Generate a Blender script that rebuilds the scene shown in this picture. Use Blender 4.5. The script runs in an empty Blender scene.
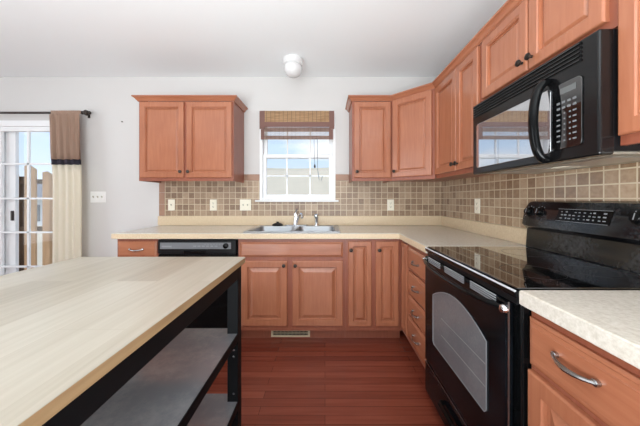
import bpy, bmesh, math, random
from mathutils import Vector, Matrix
random.seed(7)
SC = bpy.context.scene
COL = SC.collection

# ------------------------------------------------------------------ camera
cam_d = bpy.data.cameras.new('camera')
cam = bpy.data.objects.new('camera', cam_d); COL.objects.link(cam)
cam.location = (0, 0, 1.2)
cam.rotation_euler = (math.radians(90), 0, 0)
cam_d.sensor_width = 36.0
cam_d.lens = 36.0 * 260 / 640
cam_d.shift_x = -5 / 640
cam_d.shift_y = -14.5 / 640
cam_d.clip_start = 0.02
SC.camera = cam

# ------------------------------------------------------------------ world
def lin(c):
    c = c / 255.0
    return c / 12.92 if c <= 0.04045 else ((c + 0.055) / 1.055) ** 2.4
def rgb(r, g, b): return (lin(r), lin(g), lin(b), 1.0)

W = bpy.data.worlds.new('sky_world'); SC.world = W; W.use_nodes = True
nt = W.node_tree; nt.nodes.clear()
wo = nt.nodes.new('ShaderNodeOutputWorld'); bg = nt.nodes.new('ShaderNodeBackground')
tc = nt.nodes.new('ShaderNodeTexCoord'); sp = nt.nodes.new('ShaderNodeSeparateXYZ')
rp = nt.nodes.new('ShaderNodeValToRGB')
rp.color_ramp.elements[0].position = 0.0; rp.color_ramp.elements[0].color = rgb(226, 238, 250)
rp.color_ramp.elements[1].position = 0.5; rp.color_ramp.elements[1].color = rgb(150, 190, 240)
e = rp.color_ramp.elements.new(0.14); e.color = rgb(203, 226, 250)
ns = nt.nodes.new('ShaderNodeTexNoise'); ns.inputs['Scale'].default_value = 3.2; ns.inputs['Detail'].default_value = 5
mpw = nt.nodes.new('ShaderNodeMapping'); mpw.inputs['Scale'].default_value = (1, 1, 2.5)
cr = nt.nodes.new('ShaderNodeValToRGB')
cr.color_ramp.elements[0].position = 0.50; cr.color_ramp.elements[0].color = (0, 0, 0, 1)
cr.color_ramp.elements[1].position = 0.68; cr.color_ramp.elements[1].color = (1, 1, 1, 1)
mx = nt.nodes.new('ShaderNodeMixRGB'); mx.inputs[2].default_value = rgb(248, 250, 253)
L = nt.links.new
L(tc.outputs['Generated'], sp.inputs[0]); L(sp.outputs['Z'], rp.inputs[0])
L(tc.outputs['Generated'], mpw.inputs[0]); L(mpw.outputs[0], ns.inputs['Vector']); L(ns.outputs['Fac'], cr.inputs[0])
L(cr.outputs[0], mx.inputs[0]); L(rp.outputs[0], mx.inputs[1]); L(mx.outputs[0], bg.inputs['Color'])
bg.inputs['Strength'].default_value = 1.1
L(bg.outputs[0], wo.inputs[0])

# ------------------------------------------------------------------ lights
def light(name, kind, loc, target, energy, color=(1, 1, 1), size=(1, 1), angle=None):
    d = bpy.data.lights.new(name, kind); d.energy = energy; d.color = color
    if kind == 'AREA':
        d.shape = 'RECTANGLE'; d.size, d.size_y = size
    if angle: d.angle = angle
    o = bpy.data.objects.new(name, d); COL.objects.link(o); o.location = loc
    o.rotation_euler = (Vector(target) - Vector(loc)).to_track_quat('-Z', 'Y').to_euler()
    return o
light('sun', 'SUN', (-8, -3, 8), (-8 + .8, -3 + .35, 8 - .6), 2.2, (1, .95, .88), angle=.01)
# daylight through the windows of the room behind and to the left of the camera
light('daylight_rear', 'AREA', (-.6, -2.72, 1.1), (-.6, 0, 1.1), 26, (.93, .97, 1), (2.6, 2.0))
light('daylight_left', 'AREA', (-4.86, 0.3, 1.4), (0, 0.3, 1.4), 34, (.93, .97, 1), (2.2, 1.9))
# added unseen area light behind the camera, facing up to brighten the ceiling
light('added_ceiling_fill', 'AREA', (-.55, -0.8, .9), (-.35, 0, 3), 145, (.925, .98, 1), (2.4, 1.4))

SC.view_settings.view_transform = 'Standard'
SC.view_settings.look = 'None'
SC.view_settings.exposure = 0.04
SC.view_settings.gamma = 1.0
SC.view_settings.use_curve_mapping = False

# ------------------------------------------------------------------ materials
def newmat(name):
    m = bpy.data.materials.new(name); m.use_nodes = True
    n = m.node_tree; b = n.nodes['Principled BSDF']
    return m, n, b
def plain(name, col, rough=.5, metal=0.0, spec=None, coat=0.0, noise=0.0, nscale=40):
    m, n, b = newmat(name)
    b.inputs['Base Color'].default_value = col
    b.inputs['Roughness'].default_value = rough; b.inputs['Metallic'].default_value = metal
    if spec is not None: b.inputs['Specular IOR Level'].default_value = spec
    b.inputs['Coat Weight'].default_value = coat
    if noise:
        t = n.nodes.new('ShaderNodeTexCoord'); s = n.nodes.new('ShaderNodeTexNoise')
        s.inputs['Scale'].default_value = nscale; s.inputs['Detail'].default_value = 4
        r = n.nodes.new('ShaderNodeMapRange'); r.inputs['To Min'].default_value = 1 - noise; r.inputs['To Max'].default_value = 1 + noise
        x = n.nodes.new('ShaderNodeVectorMath'); x.operation = 'SCALE'; x.inputs[0].default_value = col[:3]
        n.links.new(t.outputs['Object'], s.inputs['Vector']); n.links.new(s.outputs['Fac'], r.inputs['Value'])
        n.links.new(r.outputs[0], x.inputs['Scale']); n.links.new(x.outputs[0], b.inputs['Base Color'])
    return m
def ramp(n, stops):
    r = n.nodes.new('ShaderNodeValToRGB'); el = r.color_ramp.elements
    el[0].position, el[0].color = stops[0]; el[1].position, el[1].color = stops[-1]
    for p, c in stops[1:-1]:
        q = el.new(p); q.color = c
    return r
def wood(name, c1, c2, rough=.35, scale=(1, 1, 1), grain=22, coat=0.0, bump=.02):
    """streaky grain stretched by `scale` (small value = along the grain)"""
    m, n, b = newmat(name)
    g = n.nodes.new('ShaderNodeNewGeometry'); mp = n.nodes.new('ShaderNodeMapping'); mp.inputs['Scale'].default_value = scale
    s = n.nodes.new('ShaderNodeTexNoise'); s.inputs['Scale'].default_value = grain; s.inputs['Detail'].default_value = 6
    s.inputs['Distortion'].default_value = .6
    s2 = n.nodes.new('ShaderNodeTexNoise'); s2.inputs['Scale'].default_value = 3; s2.inputs['Detail'].default_value = 2
    ad = n.nodes.new('ShaderNodeMath'); ad.operation = 'MULTIPLY_ADD'; ad.inputs[1].default_value = .5
    r = ramp(n, [(.35, c1), (.85, c2)])
    k = n.links.new
    k(g.outputs['Position'], mp.inputs[0]); k(mp.outputs[0], s.inputs['Vector']); k(g.outputs['Position'], s2.inputs['Vector'])
    k(s2.outputs['Fac'], ad.inputs[0])
    hm = n.nodes.new('ShaderNodeMath'); hm.operation = 'MULTIPLY'; hm.inputs[1].default_value = .6
    k(s.outputs['Fac'], hm.inputs[0]); k(hm.outputs[0], ad.inputs[2]); k(ad.outputs[0], r.inputs[0]); k(r.outputs[0], b.inputs['Base Color'])
    b.inputs['Roughness'].default_value = rough; b.inputs['Coat Weight'].default_value = coat; b.inputs['Coat Roughness'].default_value = .2
    return m
def boards(name, cols, mortar, wid, hei, axes, rough, msize=.004, coat=0, grain_along=None, offset=.37):
    """planks laid with a brick pattern; axes = which world axes give plank length and width"""
    m, n, b = newmat(name); k = n.links.new
    g = n.nodes.new('ShaderNodeNewGeometry'); s = n.nodes.new('ShaderNodeSeparateXYZ'); c = n.nodes.new('ShaderNodeCombineXYZ')
    k(g.outputs['Position'], s.inputs[0]); k(s.outputs[axes[0]], c.inputs[0]); k(s.outputs[axes[1]], c.inputs[1])
    br = n.nodes.new('ShaderNodeTexBrick'); br.offset = offset; br.squash = 1
    br.inputs['Scale'].default_value = 1; br.inputs['Brick Width'].default_value = wid; br.inputs['Row Height'].default_value = hei
    br.inputs['Mortar Size'].default_value = msize; br.inputs['Mortar Smooth'].default_value = .1; br.inputs['Bias'].default_value = 0
    br.inputs['Color1'].default_value = (0, 0, 0, 1); br.inputs['Color2'].default_value = (1, 1, 1, 1); br.inputs['Mortar'].default_value = (.5, .5, .5, 1)
    k(c.outputs[0], br.inputs['Vector'])
    mp = n.nodes.new('ShaderNodeMapping'); mp.inputs['Scale'].default_value = (1.2, 26, 1); k(c.outputs[0], mp.inputs[0])
    no = n.nodes.new('ShaderNodeTexNoise'); no.inputs['Scale'].default_value = 2.2; no.inputs['Detail'].default_value = 6; no.inputs['Distortion'].default_value = .4
    k(mp.outputs[0], no.inputs['Vector'])
    ad = n.nodes.new('ShaderNodeMath'); ad.operation = 'MULTIPLY_ADD'; ad.inputs[1].default_value = .45
    sb = n.nodes.new('ShaderNodeMath'); sb.operation = 'MULTIPLY'; sb.inputs[1].default_value = .75
    k(no.outputs['Fac'], sb.inputs[0]); k(br.outputs['Color'], ad.inputs[0]); k(sb.outputs[0], ad.inputs[2])
    r = ramp(n, cols); k(ad.outputs[0], r.inputs[0])
    mxx = n.nodes.new('ShaderNodeMixRGB'); mxx.inputs[2].default_value = mortar
    k(br.outputs['Fac'], mxx.inputs[0]); k(r.outputs[0], mxx.inputs[1]); k(mxx.outputs[0], b.inputs['Base Color'])
    b.inputs['Roughness'].default_value = rough; b.inputs['Coat Weight'].default_value = coat; b.inputs['Coat Roughness'].default_value = .15
    return m
def tiles(name, axes, size, origin, ro):
    m, n, b = newmat(name); k = n.links.new
    g = n.nodes.new('ShaderNodeNewGeometry'); s = n.nodes.new('ShaderNodeSeparateXYZ'); c = n.nodes.new('ShaderNodeCombineXYZ')
    k(g.outputs['Position'], s.inputs[0]); k(s.outputs[axes[0]], c.inputs[0]); k(s.outputs[axes[1]], c.inputs[1])
    mp = n.nodes.new('ShaderNodeMapping'); mp.inputs['Location'].default_value = (origin[0], origin[1], 0); k(c.outputs[0], mp.inputs[0])
    br = n.nodes.new('ShaderNodeTexBrick'); br.offset = 0
    br.inputs['Scale'].default_value = 1; br.inputs['Brick Width'].default_value = size; br.inputs['Row Height'].default_value = size
    br.inputs['Mortar Size'].default_value = .0034; br.inputs['Mortar Smooth'].default_value = .15
    br.inputs['Color1'].default_value = (0, 0, 0, 1); br.inputs['Color2'].default_value = (1, 1, 1, 1)
    k(mp.outputs[0], br.inputs['Vector'])
    no = n.nodes.new('ShaderNodeTexNoise'); no.inputs['Scale'].default_value = 45; no.inputs['Detail'].default_value = 5
    k(c.outputs[0], no.inputs['Vector'])
    ad = n.nodes.new('ShaderNodeMath'); ad.operation = 'MULTIPLY_ADD'; ad.inputs[1].default_value = .5
    sb = n.nodes.new('ShaderNodeMath'); sb.operation = 'MULTIPLY'; sb.inputs[1].default_value = .55
    k(no.outputs['Fac'], sb.inputs[0]); k(br.outputs['Color'], ad.inputs[0]); k(sb.outputs[0], ad.inputs[2])
    r = ramp(n, [(.1, rgb(110, 82, 60)), (.45, rgb(144, 116, 90)), (.9, rgb(184, 158, 130))]); k(ad.outputs[0], r.inputs[0])
    mxx = n.nodes.new('ShaderNodeMixRGB'); mxx.inputs[2].default_value = rgb(202, 184, 156)
    k(br.outputs['Fac'], mxx.inputs[0]); k(r.outputs[0], mxx.inputs[1]); k(mxx.outputs[0], b.inputs['Base Color'])
    rr = n.nodes.new('ShaderNodeMapRange'); rr.inputs['To Min'].default_value = ro[0]; rr.inputs['To Max'].default_value = ro[1]
    k(no.outputs['Fac'], rr.inputs['Value']); k(rr.outputs[0], b.inputs['Roughness'])
    iv = n.nodes.new('ShaderNodeMath'); iv.operation = 'SUBTRACT'; iv.inputs[0].default_value = 1; k(br.outputs['Fac'], iv.inputs[1])
    bp = n.nodes.new('ShaderNodeBump'); bp.inputs['Strength'].default_value = .35; bp.inputs['Distance'].default_value = .002
    k(iv.outputs[0], bp.inputs['Height']); k(bp.outputs[0], b.inputs['Normal'])
    b.inputs['Specular IOR Level'].default_value = .8; b.inputs['Coat Weight'].default_value = .8 if ro[0] < .3 else 0; b.inputs['Coat Roughness'].default_value = .18
    return m
def speckle(name, c1, c2, c3, rough=.35):
    m, n, b = newmat(name); k = n.links.new
    g = n.nodes.new('ShaderNodeNewGeometry')
    a = n.nodes.new('ShaderNodeTexNoise'); a.inputs['Scale'].default_value = 90; a.inputs['Detail'].default_value = 6; a.inputs['Roughness'].default_value = .7
    k(g.outputs['Position'], a.inputs['Vector'])
    r = ramp(n, [(.32, c1), (.5, c2), (.68, c3)]); k(a.outputs['Fac'], r.inputs[0]); k(r.outputs[0], b.inputs['Base Color'])
    b.inputs['Roughness'].default_value = rough
    return m
def glass(name, tint=(1, 1, 1, 1), refl=1.0):
    m = bpy.data.materials.new(name); m.use_nodes = True; n = m.node_tree; n.nodes.clear(); k = n.links.new
    o = n.nodes.new('ShaderNodeOutputMaterial'); t = n.nodes.new('ShaderNodeBsdfTransparent'); t.inputs[0].default_value = tint
    gl = n.nodes.new('ShaderNodeBsdfGlossy'); gl.inputs['Roughness'].default_value = .01
    f = n.nodes.new('ShaderNodeFresnel'); f.inputs[0].default_value = 1.45
    x = n.nodes.new('ShaderNodeMixShader'); g = n.nodes.new('ShaderNodeNewGeometry'); iv = n.nodes.new('ShaderNodeMath'); iv.operation = 'SUBTRACT'; iv.inputs[0].default_value = 1
    mu = n.nodes.new('ShaderNodeMath'); mu.operation = 'MULTIPLY'; k(g.outputs['Backfacing'], iv.inputs[1]); k(iv.outputs[0], mu.inputs[0]); k(f.outputs[0], mu.inputs[1])
    k(mu.outputs[0], x.inputs[0]); k(t.outputs[0], x.inputs[1]); k(gl.outputs[0], x.inputs[2]); k(x.outputs[0], o.inputs[0])
    return m
def dust_glare(name, col, dust_glare_col, rough=.12, amount=.25, scale=60, coat=0):
    """dark glossy surface with a pale specked film: grime on some parts, painted glare on others"""
    m, n, b = newmat(name); k = n.links.new
    g = n.nodes.new('ShaderNodeNewGeometry')
    a = n.nodes.new('ShaderNodeTexNoise'); a.inputs['Scale'].default_value = scale; a.inputs['Detail'].default_value = 8; a.inputs['Roughness'].default_value = .75
    a2 = n.nodes.new('ShaderNodeTexNoise'); a2.inputs['Scale'].default_value = 5; a2.inputs['Detail'].default_value = 4
    k(g.outputs['Position'], a.inputs['Vector']); k(g.outputs['Position'], a2.inputs['Vector'])
    mu = n.nodes.new('ShaderNodeMath'); mu.operation = 'MULTIPLY'; k(a.outputs['Fac'], mu.inputs[0]); k(a2.outputs['Fac'], mu.inputs[1])
    mr = n.nodes.new('ShaderNodeMapRange'); mr.inputs['From Min'].default_value = .2; mr.inputs['From Max'].default_value = .5
    mr.inputs['To Max'].default_value = amount; k(mu.outputs[0], mr.inputs['Value'])
    x = n.nodes.new('ShaderNodeMixRGB'); x.inputs[1].default_value = col; x.inputs[2].default_value = dust_glare_col
    k(mr.outputs[0], x.inputs[0]); k(x.outputs[0], b.inputs['Base Color'])
    r2 = n.nodes.new('ShaderNodeMapRange'); r2.inputs['To Min'].default_value = rough; r2.inputs['To Max'].default_value = rough + .35
    k(mr.outputs[0], r2.inputs['Value']); k(r2.outputs[0], b.inputs['Roughness'])
    b.inputs['Coat Weight'].default_value = coat
    return m
def cloth(name, col, transl=.4, weave=400, var=.08):
    m, n, b = newmat(name); k = n.links.new
    o = n.nodes['Material Output']
    t = n.nodes.new('ShaderNodeBsdfTranslucent'); t.inputs[0].default_value = col
    x = n.nodes.new('ShaderNodeMixShader'); x.inputs[0].default_value = transl
    g = n.nodes.new('ShaderNodeNewGeometry'); a = n.nodes.new('ShaderNodeTexNoise'); a.inputs['Scale'].default_value = weave; a.inputs['Detail'].default_value = 3
    k(g.outputs['Position'], a.inputs['Vector'])
    r = n.nodes.new('ShaderNodeMapRange'); r.inputs['To Min'].default_value = 1 - var; r.inputs['To Max'].default_value = 1 + var; k(a.outputs['Fac'], r.inputs['Value'])
    s = n.nodes.new('ShaderNodeVectorMath'); s.operation = 'SCALE'; s.inputs[0].default_value = col[:3]; k(r.outputs[0], s.inputs['Scale'])
    k(s.outputs[0], b.inputs['Base Color']); b.inputs['Roughness'].default_value = .85; b.inputs['Specular IOR Level'].default_value = .2
    k(b.outputs[0], x.inputs[1]); k(t.outputs[0], x.inputs[2]); k(x.outputs[0], o.inputs[0])
    return m
def reeds(name, c1, c2, holes):
    """woven bamboo: thin horizontal reeds with slits between, dark vertical threads"""
    m, n, b = newmat(name); k = n.links.new; o = n.nodes['Material Output']
    g = n.nodes.new('ShaderNodeNewGeometry'); s = n.nodes.new('ShaderNodeSeparateXYZ'); k(g.outputs['Position'], s.inputs[0])
    mp = n.nodes.new('ShaderNodeMapping'); mp.inputs['Scale'].default_value = (9, 1, 160); k(g.outputs['Position'], mp.inputs[0])
    a = n.nodes.new('ShaderNodeTexNoise'); a.inputs['Scale'].default_value = 1.0; a.inputs['Detail'].default_value = 3; k(mp.outputs[0], a.inputs['Vector'])
    r = ramp(n, [(.3, c1), (.65, c2)]); k(a.outputs['Fac'], r.inputs[0])
    th = n.nodes.new('ShaderNodeMath'); th.operation = 'PINGPONG'; th.inputs[1].default_value = .022; k(s.outputs['X'], th.inputs[0])
    lt = n.nodes.new('ShaderNodeMath'); lt.operation = 'LESS_THAN'; lt.inputs[1].default_value = .0016; k(th.outputs[0], lt.inputs[0])
    x = n.nodes.new('ShaderNodeMixRGB'); x.inputs[2].default_value = rgb(128, 100, 80); k(lt.outputs[0], x.inputs[0]); k(r.outputs[0], x.inputs[1])
    k(x.outputs[0], b.inputs['Base Color']); b.inputs['Roughness'].default_value = .6
    tl = n.nodes.new('ShaderNodeBsdfTranslucent'); k(x.outputs[0], tl.inputs[0])
    m1 = n.nodes.new('ShaderNodeMixShader'); m1.inputs[0].default_value = .45; k(b.outputs[0], m1.inputs[1]); k(tl.outputs[0], m1.inputs[2])
    tr = n.nodes.new('ShaderNodeBsdfTransparent')
    pz = n.nodes.new('ShaderNodeMath'); pz.operation = 'PINGPONG'; pz.inputs[1].default_value = .003; k(s.outputs['Z'], pz.inputs[0])
    l2 = n.nodes.new('ShaderNodeMath'); l2.operation = 'LESS_THAN'; l2.inputs[1].default_value = .003 * holes; k(pz.outputs[0], l2.inputs[0])
    m2 = n.nodes.new('ShaderNodeMixShader'); k(l2.outputs[0], m2.inputs[0]); k(m1.outputs[0], m2.inputs[1]); k(tr.outputs[0], m2.inputs[2])
    k(m2.outputs[0], o.inputs[0])
    return m

M = {}
M['wall'] = plain('wall_paint', rgb(211, 209, 207), .7, noise=.012, nscale=6)
M['ceil'] = plain('ceiling_paint', rgb(243, 247, 248), .8)
M['trim'] = plain('white_trim', rgb(238, 238, 238), .4)
M['vinyl'] = plain('white_vinyl', rgb(240, 241, 242), .35)
M['cab'] = wood('maple_vertical', rgb(156, 95, 68), rgb(180, 117, 86), .27, (6, 6, .5), 9, coat=.3)
M['cabh'] = wood('maple_horizontal', rgb(156, 95, 68), rgb(180, 117, 86), .27, (.6, .6, 8), 9, coat=.3)
M['cabbox'] = wood('maple_frame', rgb(136, 75, 55), rgb(158, 93, 69), .38, (6, 6, .5), 9, coat=.15)
M['inside'] = plain('pale_melamine', rgb(214, 190, 156), .5)
M['floor'] = boards('cherry_floor', [(.2, rgb(100, 46, 34)), (.5, rgb(118, 56, 41)), (.85, rgb(136, 70, 52))], rgb(82, 36, 26), 1.0, .06, ('X', 'Y'), .22, .0016, coat=.25)
M['tileB'] = tiles('slate_tile_back', ('X', 'Z'), .0623, (.02, -1.013), (.34, .55))
M['tileR'] = tiles('slate_tile_right', ('Y', 'Z'), .0623, (.025, -1.013), (.14, .32))
M['tileedge'] = plain('brown_border_tile', rgb(164, 128, 106), .4, noise=.08, nscale=30)
M['counter'] = speckle('beige_laminate', rgb(194, 186, 173), rgb(209, 202, 190), rgb(220, 214, 205), .2)
M['lip'] = speckle('beige_laminate_edge', rgb(206, 182, 148), rgb(216, 194, 162), rgb(226, 207, 180), .4)
M['islandtop'] = boards('oak_laminate', [(.1, rgb(148, 138, 122)), (.5, rgb(170, 161, 146)), (.95, rgb(188, 181, 168))], rgb(168, 159, 143), .9, .145, ('Y', 'X'), .34, .0006)
M['islandedge'] = wood('oak_edge', rgb(150, 122, 88), rgb(182, 154, 116), .5, (8, .6, 8), 9)
M['blackwood'] = dust_glare('black_paint', rgb(13, 14, 16), rgb(40, 42, 46), .6, .05, 20)
M['blackwood'].node_tree.nodes['Principled BSDF'].inputs['Specular IOR Level'].default_value = .15
M['blackshelf'] = dust_glare('black_shelf_glare', rgb(112, 114, 118), rgb(190, 186, 184), .15, .30, 26)  # grey base colour stands in for glare on the black laminate
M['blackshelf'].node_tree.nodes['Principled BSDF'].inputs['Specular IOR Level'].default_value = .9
M['black'] = plain('black_enamel', rgb(11, 12, 13), .12, spec=.18)
M['blackmatte'] = plain('black_plastic', rgb(18, 18, 20), .38, spec=.2)
M['blackdust'] = dust_glare('black_enamel_dusty', rgb(8, 10, 13), rgb(96, 108, 122), .14, .10, 160)
M['blackdust'].node_tree.nodes['Principled BSDF'].inputs['Specular IOR Level'].default_value = .14
M['guard'] = dust_glare('backguard_glare', rgb(14, 15, 17), rgb(150, 152, 156), .12, .22, 70)  # pale film paints the glare on the backguard into its colour
M['blackglass'] = plain('black_glass', rgb(12, 12, 13), .03, spec=1.0, coat=1.0)
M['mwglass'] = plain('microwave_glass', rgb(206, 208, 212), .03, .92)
M['ovenglass'] = dust_glare('oven_window_glass', rgb(100, 101, 104), rgb(160, 160, 162), .10, .35, 120)  # light grey base stands in for the room's reflection in the glass
M['mwfront'] = plain('microwave_plastic', rgb(16, 16, 17), .2, spec=.4)
M['slot'] = plain('slot_dark', rgb(5, 5, 5), .8)
M['chrome'] = plain('chrome', rgb(225, 226, 228), .12, 1.0)
M['steel'] = plain('brushed_steel', rgb(200, 201, 203), .28, 1.0)
M['sinksteel'] = plain('sink_steel', rgb(168, 171, 175), .36, .8)
M['pewter'] = plain('pewter', rgb(168, 166, 164), .25, 1.0)
M['darkknob'] = plain('dark_pewter', rgb(64, 58, 54), .3, .9)
M['iron'] = plain('dark_bronze', rgb(58, 50, 46), .4, .5)
M['plate'] = plain('ivory_plate', rgb(238, 232, 214), .4)
M['platew'] = plain('white_plate', rgb(240, 240, 238), .4)
M['toggle'] = plain('toggle_grey', rgb(186, 180, 166), .4)
M['hole'] = plain('socket_slot', rgb(70, 64, 56), .7)
M['cream'] = plain('cream_metal', rgb(206, 190, 160), .45)
M['print'] = plain('pale_print', rgb(140, 142, 144), .5)
M['print2'] = plain('bright_louver', rgb(176, 178, 182), .3)
M['print3'] = plain('grey_print', rgb(112, 114, 116), .5)
M['highlight'] = plain('painted_glint', rgb(214, 216, 220), .35, .3)  # painted highlight for the cooktop's front edge
M['screen'] = plain('grey_screen', rgb(96, 98, 98), .2)
M['greypanel'] = plain('grey_control_strip', rgb(118, 120, 124), .3)
M['glass'] = glass('window_glass')
M['curtain_brown'] = cloth('brown_curtain_fabric', rgb(190, 162, 144), .4)
M['curtain_navy'] = cloth('navy_curtain_fabric', rgb(58, 56, 66), .1)
M['curtain_cream'] = cloth('cream_curtain_fabric', rgb(246, 240, 226), .4, 60, .04)
M['bamboo'] = reeds('bamboo_weave', rgb(180, 142, 104), rgb(216, 182, 142), .10)
M['bamboo_sheer'] = reeds('bamboo_weave_sheer', rgb(180, 160, 150), rgb(214, 200, 190), .72)
M['binding'] = plain('brown_binding', rgb(124, 92, 84), .8, noise=.1, nscale=200)
M['binding2'] = reeds('bamboo_weave_greybrown', rgb(146, 120, 110), rgb(176, 150, 138), .10)  # grey-brown weave of the stacked fold and lower hem
M['lampglass'] = plain('white_opal_glass', rgb(222, 222, 222), .25)
M['lampbase'] = plain('white_porcelain', rgb(226, 226, 226), .3)
M['picket'] = wood('fence_pine', rgb(188, 150, 112), rgb(226, 190, 150), .8, (8, 8, .6), 6)
M['post'] = wood('fence_post_dark', rgb(92, 72, 52), rgb(128, 102, 76), .85, (8, 8, .6), 6)
M['grass'] = plain('dry_grass', rgb(222, 206, 178), .95, noise=.16, nscale=.9)
M['siding'] = plain('pale_siding', rgb(220, 222, 226), .7)
M['roof'] = plain('grey_shingle', rgb(140, 138, 140), .9)
M['rubber'] = plain('black_rubber', rgb(26, 22, 22), .6)
M['filter'] = plain('aluminium_filter', rgb(176, 172, 160), .4, .7)
M['cord'] = plain('pale_cord', rgb(120, 128, 140), .7)

# ------------------------------------------------------------------ mesh helpers
class Fr:
    def __init__(s, o, u, n, z=(0, 0, 1)): s.o, s.u, s.n, s.z = Vector(o), Vector(u), Vector(n), Vector(z)
    def __call__(s, u, n, z): return s.o + s.u * u + s.n * n + s.z * z
WD = Fr((0, 0, 0), (1, 0, 0), (0, 1, 0))
class MB:
    def __init__(s): s.bm = bmesh.new(); s.smooth = False
    def _merge(s, t):
        me = bpy.data.meshes.new('t'); t.to_mesh(me); s.bm.from_mesh(me); bpy.data.meshes.remove(me); t.free()
    def box(s, u0, u1, n0, n1, z0, z1, F=WD, bev=0, seg=2):
        t = bmesh.new(); v = [t.verts.new(F(u, n, z)) for u in (u0, u1) for n in (n0, n1) for z in (z0, z1)]
        for q in ((0, 1, 3, 2), (4, 6, 7, 5), (0, 4, 5, 1), (2, 3, 7, 6), (0, 2, 6, 4), (1, 5, 7, 3)): t.faces.new([v[i] for i in q])
        bmesh.ops.recalc_face_normals(t, faces=t.faces)
        if bev: bmesh.ops.bevel(t, geom=list(t.edges), offset=bev, segments=seg, profile=.5, affect='EDGES')
        s._merge(t); return s
    def loft(s, rings, cap0=True, cap1=True, closed=True):
        """rings: lists of points with equal counts"""
        t = bmesh.new(); R = [[t.verts.new(p) for p in r] for r in rings]; k = len(R[0])
        for a, b in zip(R, R[1:]):
            for i in range(k if closed else k - 1):
                j = (i + 1) % k; t.faces.new((a[i], a[j], b[j], b[i]))
        if cap0: t.faces.new(R[0][::-1])
        if cap1: t.faces.new(R[-1])
        bmesh.ops.recalc_face_normals(t, faces=t.faces); s._merge(t); return s
    def panel(s, u0, u1, z0, z1, rings, F):
        return s.loft([[F(u0 + i, n, z0 + i), F(u1 - i, n, z0 + i), F(u1 - i, n, z1 - i), F(u0 + i, n, z1 - i)] for i, n in rings])
    def prism(s, poly, n0, n1, F=WD, bev=0):
        t = bmesh.new(); a = [t.verts.new(F(u, n0, z)) for u, z in poly]; b = [t.verts.new(F(u, n1, z)) for u, z in poly]
        k = len(poly)
        for i in range(k): t.faces.new((a[i], a[(i + 1) % k], b[(i + 1) % k], b[i]))
        t.faces.new(a[::-1]); t.faces.new(b); bmesh.ops.recalc_face_normals(t, faces=t.faces)
        if bev: bmesh.ops.bevel(t, geom=[e for e in t.edges if len(e.link_faces) == 2 and e.calc_face_angle(0) > .6], offset=bev, segments=2, profile=.5, affect='EDGES')
        s._merge(t); return s
    def tube(s, pts, r, seg=10, flat=1.0, up=None):
        pts = [Vector(p) for p in pts]; rr = r if isinstance(r, (list, tuple)) else [r] * len(pts)
        rings = []; prev = None
        for i, p in enumerate(pts):
            d = (pts[min(i + 1, len(pts) - 1)] - pts[max(i - 1, 0)]).normalized()
            ref = Vector(up) if up else (prev if prev else (Vector((0, 0, 1)) if abs(d.z) < .9 else Vector((1, 0, 0))))
            a = (ref - d * ref.dot(d)).normalized(); b = d.cross(a); prev = a
            rings.append([p + (a * math.cos(q) * flat + b * math.sin(q)) * rr[i] for q in [2 * math.pi * j / seg for j in range(seg)]])
        s.smooth = True; return s.loft(rings)
    def lathe(s, c, axis, prof, seg=20):
        c = Vector(c); ax = Vector(axis).normalized(); ref = Vector((0, 0, 1)) if abs(ax.z) < .9 else Vector((1, 0, 0))
        a = (ref - ax * ref.dot(ax)).normalized(); b = ax.cross(a); s.smooth = True
        return s.loft([[c + ax * h + (a * math.cos(q) + b * math.sin(q)) * max(r, 1e-4) for q in [2 * math.pi * j / seg for j in range(seg)]] for r, h in prof])
    def cells(s, xs, ys, keep, z0, z1, bev=0):
        t = bmesh.new(); V = {}
        def v(i, j, k):
            if (i, j, k) not in V: V[(i, j, k)] = t.verts.new((xs[i], ys[j], (z0, z1)[k]))
            return V[(i, j, k)]
        K = {(i, j) for i in range(len(xs) - 1) for j in range(len(ys) - 1) if keep((xs[i] + xs[i + 1]) / 2, (ys[j] + ys[j + 1]) / 2)}
        for i, j in K:
            t.faces.new((v(i, j, 1), v(i + 1, j, 1), v(i + 1, j + 1, 1), v(i, j + 1, 1)))
            t.faces.new((v(i, j, 0), v(i, j + 1, 0), v(i + 1, j + 1, 0), v(i + 1, j, 0)))
            for (a, b), (di, dj) in ((((0, 0), (1, 0)), (0, -1)), (((1, 0), (1, 1)), (1, 0)), (((1, 1), (0, 1)), (0, 1)), (((0, 1), (0, 0)), (-1, 0))):
                if (i + di, j + dj) not in K:
                    t.faces.new((v(i + a[0], j + a[1], 0), v(i + b[0], j + b[1], 0), v(i + b[0], j + b[1], 1), v(i + a[0], j + a[1], 1)))
        bmesh.ops.recalc_face_normals(t, faces=t.faces)
        if bev: bmesh.ops.bevel(t, geom=[e for e in t.edges if e.calc_face_angle(0) > .6], offset=bev, segments=2, profile=.5, affect='EDGES')
        s._merge(t); return s
    def build(s, name, mat, parent=None, label=None, smooth=None):
        me = bpy.data.meshes.new(name)
        if parent is not None: org = parent.matrix_world.translation if False else Vector(parent['_org'])
        else:
            lo = Vector([min(v.co[i] for v in s.bm.verts) for i in range(3)]); hi = Vector([max(v.co[i] for v in s.bm.verts) for i in range(3)])
            org = Vector(((lo.x + hi.x) / 2, (lo.y + hi.y) / 2, lo.z))
        bmesh.ops.translate(s.bm, verts=s.bm.verts, vec=-org)
        if smooth if smooth is not None else s.smooth:
            for f in s.bm.faces: f.smooth = True
            for e in s.bm.edges:
                if len(e.link_faces) == 2 and e.calc_face_angle(0) > .7: e.smooth = False
        s.bm.to_mesh(me); s.bm.free(); me.materials.append(mat)
        o = bpy.data.objects.new(name, me); COL.objects.link(o)
        if parent is None: o.location = org
        else: o.parent = parent
        o['_org'] = org[:]
        if label: o['label'] = label
        return o
def tag(o, label, cat, group=None):
    o['label'] = label; o['category'] = cat
    if group: o['group'] = group
    return o
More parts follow.
